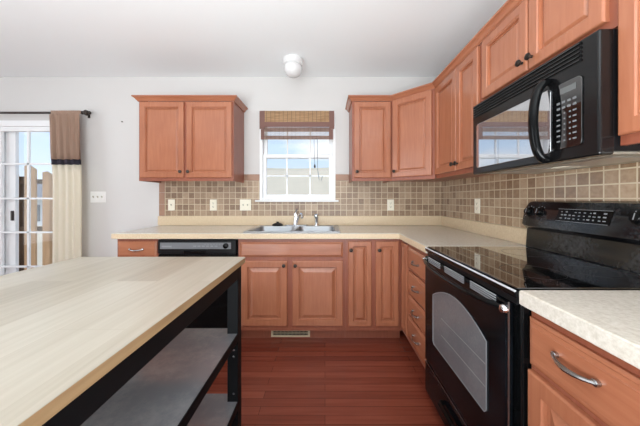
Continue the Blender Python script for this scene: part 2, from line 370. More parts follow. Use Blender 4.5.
def thing(name, label, cat, loc, group=None):
    o = bpy.data.objects.new(name, None); COL.objects.link(o); o.location = loc; o['_org'] = Vector(loc)[:]; o.empty_display_size = .1
    return tag(o, label, cat, group)
def struct(name, mb, mat, parent=None):
    o = mb.build(name, mat, parent)
    if parent is None: o['kind'] = 'structure'
    return o
def fan(r, n, a0, a1, cx=0, cy=0): return [(cx + r * math.cos(a0 + (a1 - a0) * i / n), cy + r * math.sin(a0 + (a1 - a0) * i / n)) for i in range(n + 1)]
def rrect(u0, u1, z0, z1, r, n=4):
    p = math.pi
    return fan(r, n, p, 1.5 * p, u0 + r, z0 + r) + fan(r, n, 1.5 * p, 2 * p, u1 - r, z0 + r) + fan(r, n, 0, .5 * p, u1 - r, z1 - r) + fan(r, n, .5 * p, p, u0 + r, z1 - r)

# ------------------------------------------------------------------ room
YW, XW, ZC = 2.778, 1.25, 2.498
XL, YR = -4.9, -2.78
SX0, SX1, SZ0, SZ1 = -.697, .111, 1.186, 2.13        # sink window opening
DX0, DX1, DZ1 = -3.60, -2.80, 2.03                   # patio door opening
struct('floor', MB().box(XL - .12, XW + .12, YR - .12, YW + .12, -.1, 0), M['floor'])
struct('ceiling', MB().box(XL - .12, XW + .12, YR - .12, YW + .12, ZC, ZC + .1), M['ceil'])
F0 = Fr((0, 0, 0), (1, 0, 0), (0, 0, 1), (0, 1, 0))
def wall_cells(xs, zs, keep, F, n0, n1):
    b = MB()
    for i in range(len(xs) - 1):
        for j in range(len(zs) - 1):
            if keep((xs[i] + xs[i + 1]) / 2, (zs[j] + zs[j + 1]) / 2): b.box(xs[i], xs[i + 1], n0, n1, zs[j], zs[j + 1], F)
    return b
struct('wall_back', wall_cells([XL - .12, DX0, DX1, SX0, SX1, XW + .12], [0, SZ0, DZ1, SZ1, ZC],
       lambda x, z: not (DX0 < x < DX1 and z < DZ1) and not (SX0 < x < SX1 and SZ0 < z < SZ1), WD, YW, YW + .12), M['wall'])
struct('wall_right', MB().box(XW, XW + .12, YR, YW, 0, ZC), M['wall'])
FL = Fr((XL, 0, 0), (0, 1, 0), (-1, 0, 0))
LW = (-.8, 1.4, .45, 2.35)
struct('wall_left', wall_cells([YR, LW[0], LW[1], YW], [0, LW[2], LW[3], ZC], lambda y, z: not (LW[0] < y < LW[1] and LW[2] < z < LW[3]), FL, 0, .12), M['wall'])
RW = (-1.9, .7, .1, 2.1)
struct('wall_rear', wall_cells([XL - .12, RW[0], RW[1], XW + .12], [0, RW[2], RW[3], ZC], lambda x, z: not (RW[0] < x < RW[1] and RW[2] < z < RW[3]), WD, YR - .12, YR), M['wall'])
struct('baseboard_back', MB().box(DX1 + .03, -1.735, YW - .014, YW, 0, .09, bev=.003), M['trim'])

def grid_window(name, x0, x1, z0, z1, y0, y1, cols, rows, fw, F=WD):
    fr = MB()
    fr.box(x0, x0 + fw, y0, y1, z0, z1, F); fr.box(x1 - fw, x1, y0, y1, z0, z1, F)
    fr.box(x0 + fw, x1 - fw, y0, y1, z0, z0 + fw, F); fr.box(x0 + fw, x1 - fw, y0, y1, z1 - fw, z1, F)
    o = struct(name, fr, M['vinyl'])
    m = MB(); ym = (y0 + y1) / 2
    for c in cols: m.box(c - .009, c + .009, ym - .006, ym + .006, z0 + fw, z1 - fw, F)
    for r in rows: m.box(x0 + fw, x1 - fw, ym - .006, ym + .006, r - .009, r + .009, F)
    if cols or rows: m.build('muntin', M['vinyl'], o)
    MB().box(x0 + fw, x1 - fw, ym - .002, ym + .002, z0 + fw, z1 - fw, F).build('pane', M['glass'], o)
    return o
def px(x, Y): return (x - 325) * Y / 260
def pz(y, Y): return 1.2 - (y - 198.5) * Y / 260
# sink window: frame, two sashes, sill
Y1 = YW + .05
fr = MB()
for a, b_, c, d in ((SX0, SX0 + .03, SZ0, SZ1), (SX1 - .03, SX1, SZ0, SZ1), (SX0 + .03, SX1 - .03, SZ1 - .03, SZ1), (SX0 + .03, SX1 - .03, SZ0, SZ0 + .02)):
    fr.box(a, b_, YW - .006, YW + .11, c, d)
w1 = struct('window_1', fr, M['vinyl'])
zm = pz(156.5, Y1)
def sash(nm, z0, z1, y0, y1, rows):
    s = MB(); f = .038; a, b_ = SX0 + .03, SX1 - .03
    s.box(a, a + f, y0, y1, z0, z1, bev=.004); s.box(b_ - f, b_, y0, y1, z0, z1, bev=.004)
    s.box(a + f, b_ - f, y0, y1, z0, z0 + f, bev=.004); s.box(a + f, b_ - f, y0, y1, z1 - f, z1, bev=.004)
    o = s.build(nm, M['vinyl'], w1)
    m = MB(); ym = (y0 + y1) / 2
    for c in (px(287.2, Y1), px(310.2, Y1)): m.box(c - .008, c + .008, ym - .006, ym + .006, z0 + f, z1 - f)
    for r in rows: m.box(a + f, b_ - f, ym - .006, ym + .006, r - .008, r + .008)
    m.build('muntin', M['vinyl'], o)
    MB().box(a + f, b_ - f, ym - .002, ym + .002, z0 + f, z1 - f).build('pane', M['glass'], o)
sash('lower_sash', SZ0 + .02, zm + .02, YW + .02, YW + .055, [pz(176, Y1)])
sash('upper_sash', zm - .02, SZ1 - .03, YW + .057, YW + .092, [pz(137, Y1)])
MB().box(px(255, 2.74), px(338.6, 2.74), YW - .045, YW - .007, SZ0 - .022, SZ0 - .002, bev=.004).build('window_sill', M['trim'], w1)
# patio door
d = MB()
d.box(DX0, DX0 + .05, YW - .012, YW + .11, 0, DZ1); d.box(DX1 - .04, DX1, YW - .012, YW + .11, 0, DZ1); d.box(DX0 + .05, DX1 - .04, YW - .012, YW + .11, DZ1 - .06, DZ1)
d.box(DX0 + .05, DX1 - .04, YW - .0, YW + .11, 0, .03)
dr = struct('door_1', d, M['vinyl'])
def leaf(nm, x0, x1, y0, y1, cols, rows, fl, frr, ft, fb):
    s = MB(); z0, z1 = .03, DZ1 - .06
    s.box(x0, x0 + fl, y0, y1, z0, z1, bev=.004); s.box(x1 - frr, x1, y0, y1, z0, z1, bev=.004)
    s.box(x0 + fl, x1 - frr, y0, y1, z0, z0 + fb, bev=.004); s.box(x0 + fl, x1 - frr, y0, y1, z1 - ft, z1, bev=.004)
    o = s.build(nm, M['vinyl'], dr); ym = (y0 + y1) / 2
    m = MB()
    for c in cols: m.box(c - .010, c + .010, ym - .012, ym + .008, z0 + fb, z1 - ft)
    for r in rows: m.box(x0 + fl, x1 - frr, ym - .012, ym + .008, r - .009, r + .009)
    if cols or rows: m.build('muntin', M['vinyl'], o)
    MB().box(x0 + fl, x1 - frr, ym - .002, ym + .002, z0 + fb, z1 - ft).build('pane', M['glass'], o)
    return o
YD = YW + .025
leaf('door_panel', DX0 + .05, DX1 - .04, YW + .005, YW + .04, [px(29.4, YD)], [pz(y, YD) for y in (164, 198.5, 232.2, 266.4, 301, 335.5)], px(3, YD) - DX0 - .05, .065, .05, .16)
st = MB().box(px(5, YW + .08), px(17.5, YW + .08), YW + .06, YW + .095, .03, DZ1 - .06, bev=.004).build('sliding_stile', M['vinyl'], dr)
MB().box(px(11.2, YW + .05), px(13.2, YW + .05), YW + .042, YW + .06, pz(221, YW), pz(211, YW), bev=.003).build('door_handle', M['iron'], st, label='dark latch handle')
# windows of the room behind, out of the picture
grid_window('window_2', RW[0], RW[1], RW[2], RW[3], YR - .10, YR - .05, [-.6], [], .08)
grid_window('window_3', LW[0], LW[1], LW[2], LW[3], .05, .10, [.3], [1.4], .06, FL)

# ------------------------------------------------------------------ outdoors
t = bmesh.new(); gx, gy = 40, 40; G = []
for i in range(gx + 1):
    row = []
    for j in range(gy + 1):
        x = -45 + 70 * i / gx; y = 2.9 + 60 * (j / gy) ** 1.6; k = max(0, min(1, (y - 9) / 30))
        row.append(t.verts.new((x, y, -.35 + 6.0 * k * k * (3 - 2 * k) * (1 + .02 * math.sin(x * .35)) * (1 if x > -14 else max(.25, 1 - (-14 - x) / 20)))))
    G.append(row)
for i in range(gx):
    for j in range(gy): t.faces.new((G[i][j], G[i + 1][j], G[i + 1][j + 1], G[i][j + 1]))
b = MB(); b._merge(t); b.smooth = True
o = b.build('ground', M['grass']); o['kind'] = 'structure'
# picket fence just outside the patio door
YF = 3.5
fe = thing('picket_fence', 'weathered wooden picket fence outside the glass patio door', 'fence', (px(30, YF), YF, -.35))
def picket(x0, x1, ztop):
    p = [(x0, -.33), (x1, -.33), (x1, ztop - .06), ((x0 * .62 + x1 * .38), ztop), (x0, ztop - .012)]
    MB().prism(p, YF - .02, YF + .002).build('picket', M['picket'], fe)
step = px(44, YF) - px(26, YF)
for i in range(-3, 6):
    x0 = px(26, YF) + i * step - (.0 if i >= 0 else .0)
    picket(x0, x0 + .148, pz((165, 171.5, 168, 166, 170)[i % 5], YF))
for z in (pz(181.5, YF), pz(229, YF), .05): MB().box(px(26, YF) - 3 * step, px(26, YF) + 5.9 * step, YF + .003, YF + .04, z - .03, z + .03).build('rail', M['post'], fe)
for x in (px(20.3, YF + .08), px(20.3, YF + .08) + 1.7): MB().box(x, x + .09, YF + .041, YF + .13, -.33, 1.5).build('post', M['post'], fe)
# neighbouring house
hx, hy, hz = -16.5, 12.5, -.2
hs = thing('house', 'pale sided house seen between the fence pickets', 'house', (hx, hy, hz))
MB().box(hx - 3.5, hx + 3.6, hy, hy + 5, hz, 1.15).build('wall', M['siding'], hs)
FH = Fr((0, 0, 0), (0, 1, 0), (1, 0, 0))
MB().prism([(hy - .4, 1.15), (hy + 5.4, 1.15), (hy + 2.5, 2.3)], hx - 3.8, hx + 3.9, FH).build('roof', M['roof'], hs)
for k in range(4):
    w = MB().box(hx - 2.8 + 1.6 * k, hx - 2.0 + 1.6 * k, hy - .03, hy + .03, .1, .9).build('window', M['greypanel'], hs)

# ------------------------------------------------------------------ backsplash tiling
TY = YW - .008; YT = YW - .0013
ts = thing('tile_backsplash', 'brown slate mosaic tiling along the back wall around the window', 'backsplash', (-.2, YT, 1.014))
XT0, XTf = -1.768, -1.706
f = MB()
f.box(XTf, SX0, TY, YT, 1.014, 1.387); f.box(SX0, SX1, TY, YT, 1.014, SZ0 - .001); f.box(SX1, XW, TY, YT, 1.014, 1.387)
f.build('mosaic', M['tileB'], ts)
zz = 1.387
for a, b_ in ((XTf, SX0), (SX1, XW)):
    e = MB(); n = max(1, round((b_ - a) / .15)); w = (b_ - a) / n
    for i in range(n): e.box(a + w * i + .001, a + w * (i + 1) - .001, TY - .001, YT, zz + .002, 1.458, bev=.002)
    e.build('border', M['tileedge'], ts, label='plain brown border tiles')
e = MB()
for i in range(3): e.box(XT0, XTf - .001, TY - .001, YT, 1.014 + .1247 * i + .001, 1.014 + .1247 * (i + 1) - .001, bev=.002)
e.box(XT0, XTf - .001, TY - .001, YT, zz + .002, 1.458, bev=.002)
e.build('border', M['tileedge'], ts, label='plain brown border tiles')
tr = thing('tile_backsplash', 'brown slate mosaic tiling along the right wall behind the range', 'backsplash', (XW - .0013, 1.6, .92))
MB().box(XW - .008, XW - .0013, .40, YW - .009, 1.014, 1.42).build('mosaic', M['tileR'], tr)
MB().box(XW - .008, XW - .0013, .83, 1.555, .92, 1.0135).build('lower_mosaic', M['tileR'], tr)

# ------------------------------------------------------------------ cabinets
FB = Fr((0, YW, 0), (1, 0, 0), (0, -1, 0))          # back wall, n = distance from wall
FRt = Fr((XW, 0, 0), (0, 1, 0), (-1, 0, 0))         # right wall, u = world Y
RAISED = [(0, 0), (0, .014), (.002, .018), (.006, .020), (.052, .020), (.055, .014), (.0565, .003), (.065, .003), (.092, .0160), (.094, .0165)]
UPPER = [(0, 0), (0, .014), (.002, .018), (.006, .020), (.046, .020), (.050, .0155), (.054, .0155), (.0555, .003), (.063, .003), (.074, .0105), (.077, .011)]
NARROW = [(0, 0), (0, .014), (.002, .018), (.006, .020), (.040, .020), (.044, .014), (.0455, .003), (.052, .003), (.070, .0160), (.073, .0165)]
SLAB = [(0, 0), (0, .010), (.004, .0125), (.008, .0135), (.012, .0165), (.016, .0200)]
def mkknob(parent, F, u, n, z, mat=None):
    c = F(u, n, z)
    return MB().lathe(c, F.n, [(.006, -.001), (.0055, .008), (.005, .012), (.013, .017), (.0155, .021), (.014, .026), (.007, .029), (0.0005, .0295)], 14).build('knob', mat or M['darkknob'], parent)
def mkpull(parent, F, u, n, z, half=.055):
    pts = []; rs = []
    for i in range(13):
        s = -1 + 2 * i / 12; pts.append(F(u + half * s, n + .008 + .018 * (1 - s * s) ** .8, z - .006 * (1 - s * s)))
        rs.append(.0048 + .0022 * (1 - abs(s)) + (.002 if abs(s) > .9 else 0))
    b = MB().tube(pts, rs, 8, up=F.z)
    for s in (-1, 1): b.lathe(F(u + half * s * .97, n - .001, z), F.n, [(.008, 0), (.009, .006), (.0085, .012), (.004, .015)], 10)
    return b.build('pull_handle', M['pewter'], parent)
def front(parent, kind, F, u0, u1, z0, z1, n, prof, mat, knob=None, pull=False, off=(0, 0)):
    o = MB().panel(u0, u1, z0, z1, [(i, n + d) for i, d in prof], F).build(kind, mat, parent)
    if knob: mkknob(o, F, knob[0], n + .019, knob[1])
    if pull: mkpull(o, F, (u0 + u1) / 2 + off[0], n + .019, (z0 + z1) / 2 + off[1])
    return o
CROWN = [(0, 0), (.010, 0), (.010, .006), (.016, .010), (.026, .024), (.036, .032), (.042, .034), (.042, .045), (0, .045)]
def crown(parent, path, z0):
    """path: plan points, outward side on the right hand"""
    P = [Vector((p[0], p[1])) for p in path]; N = []
    for a, b_ in zip(P, P[1:]):
        d = (b_ - a).normalized(); N.append(Vector((d.y, -d.x)))
    rings = []
    for i, p in enumerate(P):
        if i == 0: m = N[0]
        elif i == len(P) - 1: m = N[-1]
        else:
            m = (N[i - 1] + N[i]); m = m / m.dot(N[i])
        rings.append([(p.x + m.x * o_, p.y + m.y * o_, z0 + z) for o_, z in CROWN])
    return MB().loft(rings).build('crown_molding', M['cabh'], parent)
UZ0, UZ1 = 1.365, 2.115
UD = .305                                           # box depth; doors sit in front
# upper cabinet left of the window
def upper_back(label, x0, x1, doors, crownpath):
    t = thing('wall_cabinet', label, 'cabinet', ((x0 + x1) / 2, YW - UD / 2, UZ0), None)
    MB().box(x0, x1, .0095, UD, UZ0 + .02, UZ1, FB).build('carcass', M['cabbox'], t)
    fm = MB(); fm.box(x0, x1, UD, UD + .02, UZ0, UZ1, FB, bev=.002); fm.box(x0, x0 + .012, .0095, UD, UZ0, UZ0 + .02, FB); fm.box(x1 - .012, x1, .0095, UD, UZ0, UZ0 + .02, FB)
    fm.build('face_frame', M['cabbox'], t)
    for (a, b_, ks) in doors:
        front(t, 'door', FB, a, b_, UZ0 + .03, UZ1 - .008, UD + .02, UPPER, M['cab'], knob=(b_ - .024 if ks > 0 else a + .024, UZ0 + .085))
    if crownpath: crown(t, crownpath, UZ1)
    return t
YU = YW - UD - .02
x0, x1 = -1.755, -.862
upper_back('brown two-door wall cabinet left of the sink window', x0, x1, [(x0 + .018, x0 + .43, 1), (x0 + .455, x1 - .012, -1)], [(x0, YW - .0095), (x0, YU), (x1, YU), (x1, YW - .0095)][::1])
XU0, XU1 = .256, .630
upper_back('narrow dark brown single-door wall cabinet right of the sink window', XU0, XU1, [(XU0 + .018, XU1 - .012, -1)], [(XU0, YW - .0095), (XU0, YU), (XU1, YU)])
# diagonal corner cabinet
XF = .925                                            # face of the right hand wall cabinets
YC = 2.165
t = thing('corner_cabinet', 'diagonal corner wall cabinet with one door', 'cabinet', (1.05, 2.55, UZ0))
MB().prism([(XU1 + .001, YW - .0095), (XU1 + .001, YU), (XF, YC), (XW - .0095, YC), (XW - .0095, YW - .0095)], UZ0 + .015, UZ1, F0).build('carcass', M['cabbox'], t)
dv = Vector((XF - XU1, YC - YU, 0)); DL = dv.length; du = dv.normalized(); dn = Vector((du.y, -du.x, 0))
FD = Fr((XU1, YU, 0), du, dn)
MB().box(.004, DL - .004, .0005, .012, UZ0, UZ1, FD).build('face_frame', M['cabbox'], t)
front(t, 'door', FD, .024, DL - .026, UZ0 + .03, UZ1 - .008, .012, UPPER, M['cab'], knob=(.05, UZ0 + .085))
crown(t, [(XU1, YU), (XF, YC)], UZ1)
# right wall cabinets
def upper_right(name, label, y0, y1, z0, doors, knob_up):
    t = thing(name, label, 'cabinet', (XW - UD / 2, (y0 + y1) / 2, z0))
    MB().box(y0, y1, .0095, UD, z0 + .012, UZ1, FRt).build('carcass', M['cabbox'], t)
    MB().box(y0, y1, UD, UD + .02, z0, UZ1, FRt, bev=.0015).build('face_frame', M['cabbox'], t)
    for a, b_, ks in doors:
        front(t, 'door', FRt, a, b_, z0 + .03, UZ1 - .008, UD + .02, UPPER, M['cab'], knob=(b_ - .024 if ks > 0 else a + .024, z0 + .075) if ks else None)
    crown(t, [(XF, y1), (XF, y0)], UZ1)
    return t
YA, YB = 1.522, .815
upper_right('wall_cabinet', 'two-door wall cabinet between the corner cabinet and the microwave', YA + .001, YC - .001, UZ0, [(1.548, 1.800, 1), (1.806, YC - .012, -1)], 0)
upper_right('wall_cabinet', 'short two-door wall cabinet above the black microwave', YB + .001, YA, 1.745, [(YB + .03, 1.160, 1), (1.168, YA - .015, -1)], 0)
upper_right('wall_cabinet', 'wall cabinet right of the microwave, cut by the picture edge', .42, YB, UZ0, [(.435, YB - .008, -1)], 0)

# base cabinets
BD = .61; BZ = .866                                  # carcass depth, top
def base(name, label, F, u0, u1, wall_gap=.002, toe=True, depth=BD, frame=True, n0=None):
    t = thing(name, label, 'cabinet', F((u0 + u1) / 2, depth / 2, 0))
    c = MB(); c.box(u0, u1, wall_gap, depth - .02, .10, BZ, F)
    c.build('carcass', M['cabbox'], t)
    MB().box(u0, u1, depth - .02, depth, .10, BZ, F).build('face_frame', M['cabbox'], t)
    if toe: MB().box(u0, u1, min(wall_gap, depth - .12), depth - .075, 0, .0995, F).build('toe_kick', M['cabbox'], t)
    return t
# back run: the face frame front sits at Y=2.165
BDB = YW - 2.165
x0, x1 = -1.728, -1.386
t = base('base_cabinet', 'narrow brown base cabinet with one drawer left of the dishwasher', FB, x0, x1, depth=BDB)
front(t, 'drawer', FB, x0 + .012, x1 - .008, .715, .845, BDB, SLAB, M['cabh'], pull=True)
front(t, 'door', FB, x0 + .012, x1 - .008, .145, .70, BDB, RAISED, M['cab'], knob=(x1 - .035, .66))
x0, x1 = -.722, .172
t = base('sink_cabinet', 'brown two-door base cabinet under the sink', FB, x0, x1, depth=BDB, wall_gap=.57)
front(t, 'false_drawer', FB, px(239.8, 2.15), px(343, 2.15), .716, .840, BDB, SLAB, M['cabh'])
a, m1, m2, b_ = px(241.2, 2.15), px(287.3, 2.15), px(292.4, 2.15), px(343, 2.15)
front(t, 'door', FB, a, m1, .145, .685, BDB, RAISED, M['cab'], knob=(m1 - .026, .648))
front(t, 'door', FB, m2, b_, .145, .685, BDB, RAISED, M['cab'], knob=(m2 + .026, .648))
XB = .645
t = base('base_cabinet', 'brown base cabinet with two tall narrow doors beside the sink cabinet', FB, x1 + .001, XB - .001, depth=BDB)
front(t, 'door', FB, px(348.3, 2.15), px(371.6, 2.15), .142, .845, BDB, NARROW, M['cab'], knob=(px(350.9, 2.15), .775))
front(t, 'door', FB, px(375.9, 2.15), px(398.7, 2.15), .142, .845, BDB, NARROW, M['cab'], knob=(px(379, 2.15), .775))
# right run
BDR = XW - XB
t = base('base_cabinet', 'slim corner filler cabinet facing left beside the drawer stack', FRt, 1.992, 2.163, depth=BDR)
front(t, 'door', FRt, 2.0, 2.135, .142, .845, BDR, [(0, 0), (0, .014), (.002, .018), (.006, .020), (.030, .020), (.034, .012), (.038, .0105), (.05, .0165)], M['cab'])
t = base('drawer_cabinet', 'brown four-drawer base cabinet between the corner and the range', FRt, 1.568, 1.991, depth=BDR)
for z0, z1 in ((.672, .832), (.492, .657), (.335, .477), (.142, .320)):
    front(t, 'drawer', FRt, 1.60, 1.975, z0, z1, BDR, SLAB, M['cabh'], pull=True)
t = base('base_cabinet', 'brown base cabinet with a drawer over a door, right of the range', FRt, .44, .812, depth=BDR)
front(t, 'drawer', FRt, .462, .806, .690, .835, BDR, [(0, 0), (0, .010), (.004, .0125), (.009, .0135), (.011, .0165), (.020, .0175), (.022, .0200)], M['cabh'], pull=True, off=(.014, .016))
front(t, 'door', FRt, .462, .806, .142, .672, BDR, RAISED, M['cab'])

# ------------------------------------------------------------------ countertops
CX, CY, CZ0, CZ1 = .608, 2.124, .868, .914
XC0 = -1.748
KX0, KX1, KY0, KY1 = -.655, .10, 2.20, 2.655         # sink cut-out
ct = thing('countertop', 'beige L-shaped laminate countertop running along the back wall and corner', 'countertop', (-.2, 2.45, CZ0))
MB().cells([XC0, KX0, KX1, CX, XW - .002], [1.566, CY, KY0, KY1, YW - .002],
           lambda x, y: (y > CY or x > CX) and not (KX0 < x < KX1 and KY0 < y < KY1), CZ0, CZ1, .004).build('slab', M['counter'], ct)
l = MB(); l.cells([-1.775, XW - .022, XW - .002], [1.566, YW - .022, YW - .002], lambda x, y: y > YW - .022 or x > XW - .022, CZ1 + .0005, 1.0135, .004)
l.build('splash_lip', M['lip'], ct, label='tan raised lip along the wall')
ed = MB(); ed.box(XC0 + .003, CX - .001, CY - .0015, CY - .0002, CZ0 + .004, CZ1 - .004); ed.box(CX - .0015, CX - .0002, 1.569, CY - .001, CZ0 + .004, CZ1 - .004)
ed.build('edge_band', M['lip'], ct, label='tan front edge band')
c2 = thing('countertop', 'short beige countertop right of the range', 'countertop', (.93, .6, CZ0))
MB().cells([CX, XW - .002], [.42, .814], lambda x, y: True, CZ0, CZ1, .004).build('slab', M['counter'], c2)
MB().box(XW - .022, XW - .002, .42, .814, CZ1 + .0005, 1.0135, bev=.004).build('splash_lip', M['lip'], c2)
MB().box(CX - .0015, CX - .0002, .422, .812, CZ0 + .004, CZ1 - .004).build('edge_band', M['counter'], c2)

# ------------------------------------------------------------------ sink and faucet
sk = thing('kitchen_sink', 'stainless steel double bowl sink set in the counter under the window', 'sink', (-.28, 2.44, .915))
SKX0, SKX1, SKY0, SKY1 = -.685, .128, 2.172, 2.715
mid = -.278
bowls = [(-.640, mid - .018), (mid + .018, .085)]
b = MB(); b.cells([SKX0, bowls[0][0], bowls[0][1], bowls[1][0], bowls[1][1], SKX1], [SKY0, 2.212, 2.60, SKY1],
      lambda x, y: not any(p < x < q and 2.212 < y < 2.60 for p, q in bowls), CZ1 + .0005, CZ1 + .009, .003)
b.build('rim', M['sinksteel'], sk)
for p, q in bowls:
    rings = []
    for ins, z in ((0, CZ1 + .008), (.004, CZ1 - .003), (.012, .76), (.03, .735), (.05, .73)):
        rings.append([(u, v, z) for u, v in rrect(p + ins, q - ins, 2.212 + ins, 2.60 - ins, .05 if ins else .045, 5)])
    w = MB().loft(rings, cap0=False); w.smooth = True
    bo = w.build('bowl', M['sinksteel'], sk)
    MB().lathe(((p + q) / 2, 2.42, .7305), (0, 0, 1), [(.042, 0), (.042, .003), (.03, .003), (.028, .001), (.0005, .001)], 20).build('drain', M['steel'], bo)
# faucet
fx, fy = px(296.6, 2.66), 2.655
fz = CZ1 + .0095
fa = thing('faucet', 'chrome single-lever kitchen faucet behind the sink bowls', 'faucet', (fx, fy, fz))
MB().loft([[(fx + u, fy + v, fz + z) for u, v in rrect(-.12 + i, .12 - i, -.028 + i, .028 - i, .027 - i * .5, 5)] for i, z in ((0, 0), (0, .006), (.006, .010))]).build('base_plate', M['chrome'], fa)
MB().lathe((fx - .008, fy, fz + .0105), (0, 0, 1), [(.028, 0), (.026, .012), (.022, .05), (.023, .09), (.024, .105), (.020, .118), (.006, .124)], 18).build('body', M['chrome'], fa)
MB().tube([(fx, fy - .005, fz + .035), (fx + .02, fy - .04, fz + .085), (fx + .04, fy - .09, fz + .118), (fx + .058, fy - .14, fz + .125), (fx + .070, fy - .175, fz + .112), (fx + .073, fy - .185, fz + .092)], [.016, .015, .014, .014, .015, .014], 12).build('spout', M['chrome'], fa)
MB().tube([(fx - .010, fy, fz + .118), (fx - .004, fy - .012, fz + .145), (fx + .004, fy - .025, fz + .165), (fx + .010, fy - .035, fz + .172)], [.010, .010, .012, .008], 10).build('lever', M['chrome'], fa)
sx = px(316.6, 2.66)
sy = thing('side_sprayer', 'small chrome side sprayer standing right of the faucet', 'sprayer', (sx, fy, fz))
MB().lathe((sx, fy, fz), (0, 0, 1), [(.024, 0), (.024, .006), (.015, .018), (.014, .03)], 16).build('collar', M['chrome'], sy)
MB().lathe((sx, fy, fz + .0305), (0, 0, 1), [(.016, 0), (.017, .03), (.020, .05)], 16).build('handle', M['chrome'], sy)
MB().lathe((sx, fy, fz + .081), (-.2, -.45, 1), [(.018, 0), (.024, .012), (.024, .026), (.018, .036), (.0005, .039)], 16).build('spray_head', M['chrome'], sy)
so = thing('sink_stopper', 'dark rubber sink stopper lying on the rim left of the faucet', 'stopper', (px(277.6, 2.65), 2.65, fz + .0005))
MB().lathe((px(277.6, 2.65), 2.65, fz + .0005), (0, 0, 1), [(.054, 0), (.056, .008), (.046, .018), (.026, .026), (.0005, .027)], 18).build('disc', M['rubber'], so)
MB().lathe((px(277.6, 2.65), 2.65, fz + .0275), (0, 0, 1), [(.012, 0), (.011, .004), (.016, .008), (.014, .012), (.0005, .014)], 14).build('knob', M['rubber'], so)

# ------------------------------------------------------------------ dishwasher
dx0, dx1 = -1.380, -.728
dw = thing('dishwasher', 'black built-in dishwasher under the back counter', 'dishwasher', ((dx0 + dx1) / 2, 2.45, 0))
MB().box(dx0, dx1, .03, BDB - .022, .04, BZ - .002, FB).build('tub', M['blackmatte'], dw)
MB().box(dx0 + .004, dx1 - .004, BDB - .02, BDB + .022, .115, .74, FB, bev=.006).build('door', M['black'], dw)
cp = MB().box(dx0 + .004, dx1 - .004, BDB - .02, BDB + .028, .745, .858, FB, bev=.006).build('control_panel', M['blackmatte'], dw)
MB().box(dx0 + .025, dx1 - .045, BDB + .0285, BDB + .031, .785, .838, FB, bev=.001).build('control_strip', M['greypanel'], cp)
MB().lathe(FB(dx1 - .085, BDB + .0315, .812), FB.n, [(.022, 0), (.021, .014), (.012, .018), (.0005, .018)], 18).build('dial', M['black'], cp)
bt = MB()
for i in range(6): bt.box(dx0 + .30 + i * .035, dx0 + .322 + i * .035, BDB + .0315, BDB + .035, .804, .812, FB)
bt.build('button_row', M['print'], cp); bt = MB()
bt.box(dx0 + .04, dx0 + .12, BDB + .0315, BDB + .0322, .800, .812, FB)
bt.build('panel_print', M['print'], cp); bt = MB()
for i in range(7): bt.box(dx0 + .39 + i * .024, dx0 + .402 + i * .024, BDB + .0315, BDB + .0322, .822, .827, FB)
bt.build('panel_print', M['print'], cp)
MB().box(dx0 + .22, dx1 - .25, BDB + .0285, BDB + .036, .752, .772, FB, bev=.003).build('latch_handle', M['black'], cp)
MB().box(dx0 + .004, dx1 - .004, BDB - .09, BDB - .07, .005, .11, FB).build('kick_plate', M['blackmatte'], dw)

# ------------------------------------------------------------------ range
RY0, RY1 = .818, 1.562
rg = thing('electric_range', 'black freestanding electric range with glass cooktop', 'stove', (.93, (RY0 + RY1) / 2, 0))
NF = XW - .622                                       # body front
MB().box(RY0, RY1, .012, NF, .03, .884, FRt, bev=.003).build('body', M['black'], rg)
NC = XW - .600
MB().box(RY0, RY1, .05, NC, .8845, .908, FRt, bev=.006).build('cooktop_frame', M['black'], rg)
MB().box(RY0 + .012, RY1 - .012, .075, NC - .014, .9085, .9145, FRt, bev=.002).build('cooktop', M['blackglass'], rg)
trm = MB().tube([FRt(RY0 + .004, NC - .0015, .9068), FRt(RY1 - .004, NC - .0015, .9068)], .0036, 8).build('cooktop_glint', M['highlight'], rg, label='pale line standing for the glint along the cooktop front edge')
for (u, n, r) in ((1.02, .20, .085), (1.02, .44, .105), (1.37, .20, .10), (1.37, .44, .085)):
    ring = MB()
    ring.loft([[FRt(u + q * math.cos(a), n + q * math.sin(a), z) for q, z in ((r - .0015, .9146), (r, .9146), (r, .9149), (r - .0015, .9149))] for a in [2 * math.pi * j / 48 for j in range(49)]], False, False)
    ring.build('burner_ring', M['blackmatte'], rg)
# vent strip over the door
vs = MB().box(RY0 + .01, RY1 - .01, NF + .0005, NF + .010, .8605, .884, FRt, bev=.003).build('vent_strip', M['blackmatte'], rg)
# oven door
DZ0, DZt = .245, .860
NDo = XW - .598
od = MB().box(RY0 + .036, RY1 - .004, NF + .0005, NDo, DZ0, DZt, FRt, bev=.008).build('oven_door', M['blackdust'], rg)
v = MB()
for a, b_ in ((RY0 + .09, RY0 + .25), (RY0 + .30, RY0 + .48), (RY0 + .53, RY0 + .68)):
    for k in range(4): v.box(a, b_, NDo + .0003, NDo + .003, .8345 + k * .0085, .8375 + k * .0085, FRt)
v.build('vent_slots', M['print2'], od)
MB().box(RY0 + .0325, RY0 + .0355, NDo - .006, NDo - .002, DZ0, DZt, FRt).build('door_edge_trim', M['steel'], od)
wy0, wy1 = .959, 1.432
poly = [(wy0, .42), (wy0 + .012, .405), (wy1 - .012, .405), (wy1, .42), (wy1, .672)]
poly += [(wy1 - (wy1 - wy0) * i / 14, .672 + .072 * math.sin(math.pi * i / 14) ** .9) for i in range(1, 14)] + [(wy0, .672)]
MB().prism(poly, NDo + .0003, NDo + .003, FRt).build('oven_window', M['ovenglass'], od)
cx_, cz_ = (wy0 + wy1) / 2, .56
rim = [FRt(u, NDo + .003, z) for u, z in poly]; rim.append(rim[0])
MB().tube(rim, .0024, 6).build('window_rim', M['greypanel'], od)
rk = MB()
for z in (.50, .585): rk.box(wy0 + .006, wy1 - .10, NDo + .0031, NDo + .0036, z, z + .0022, FRt)
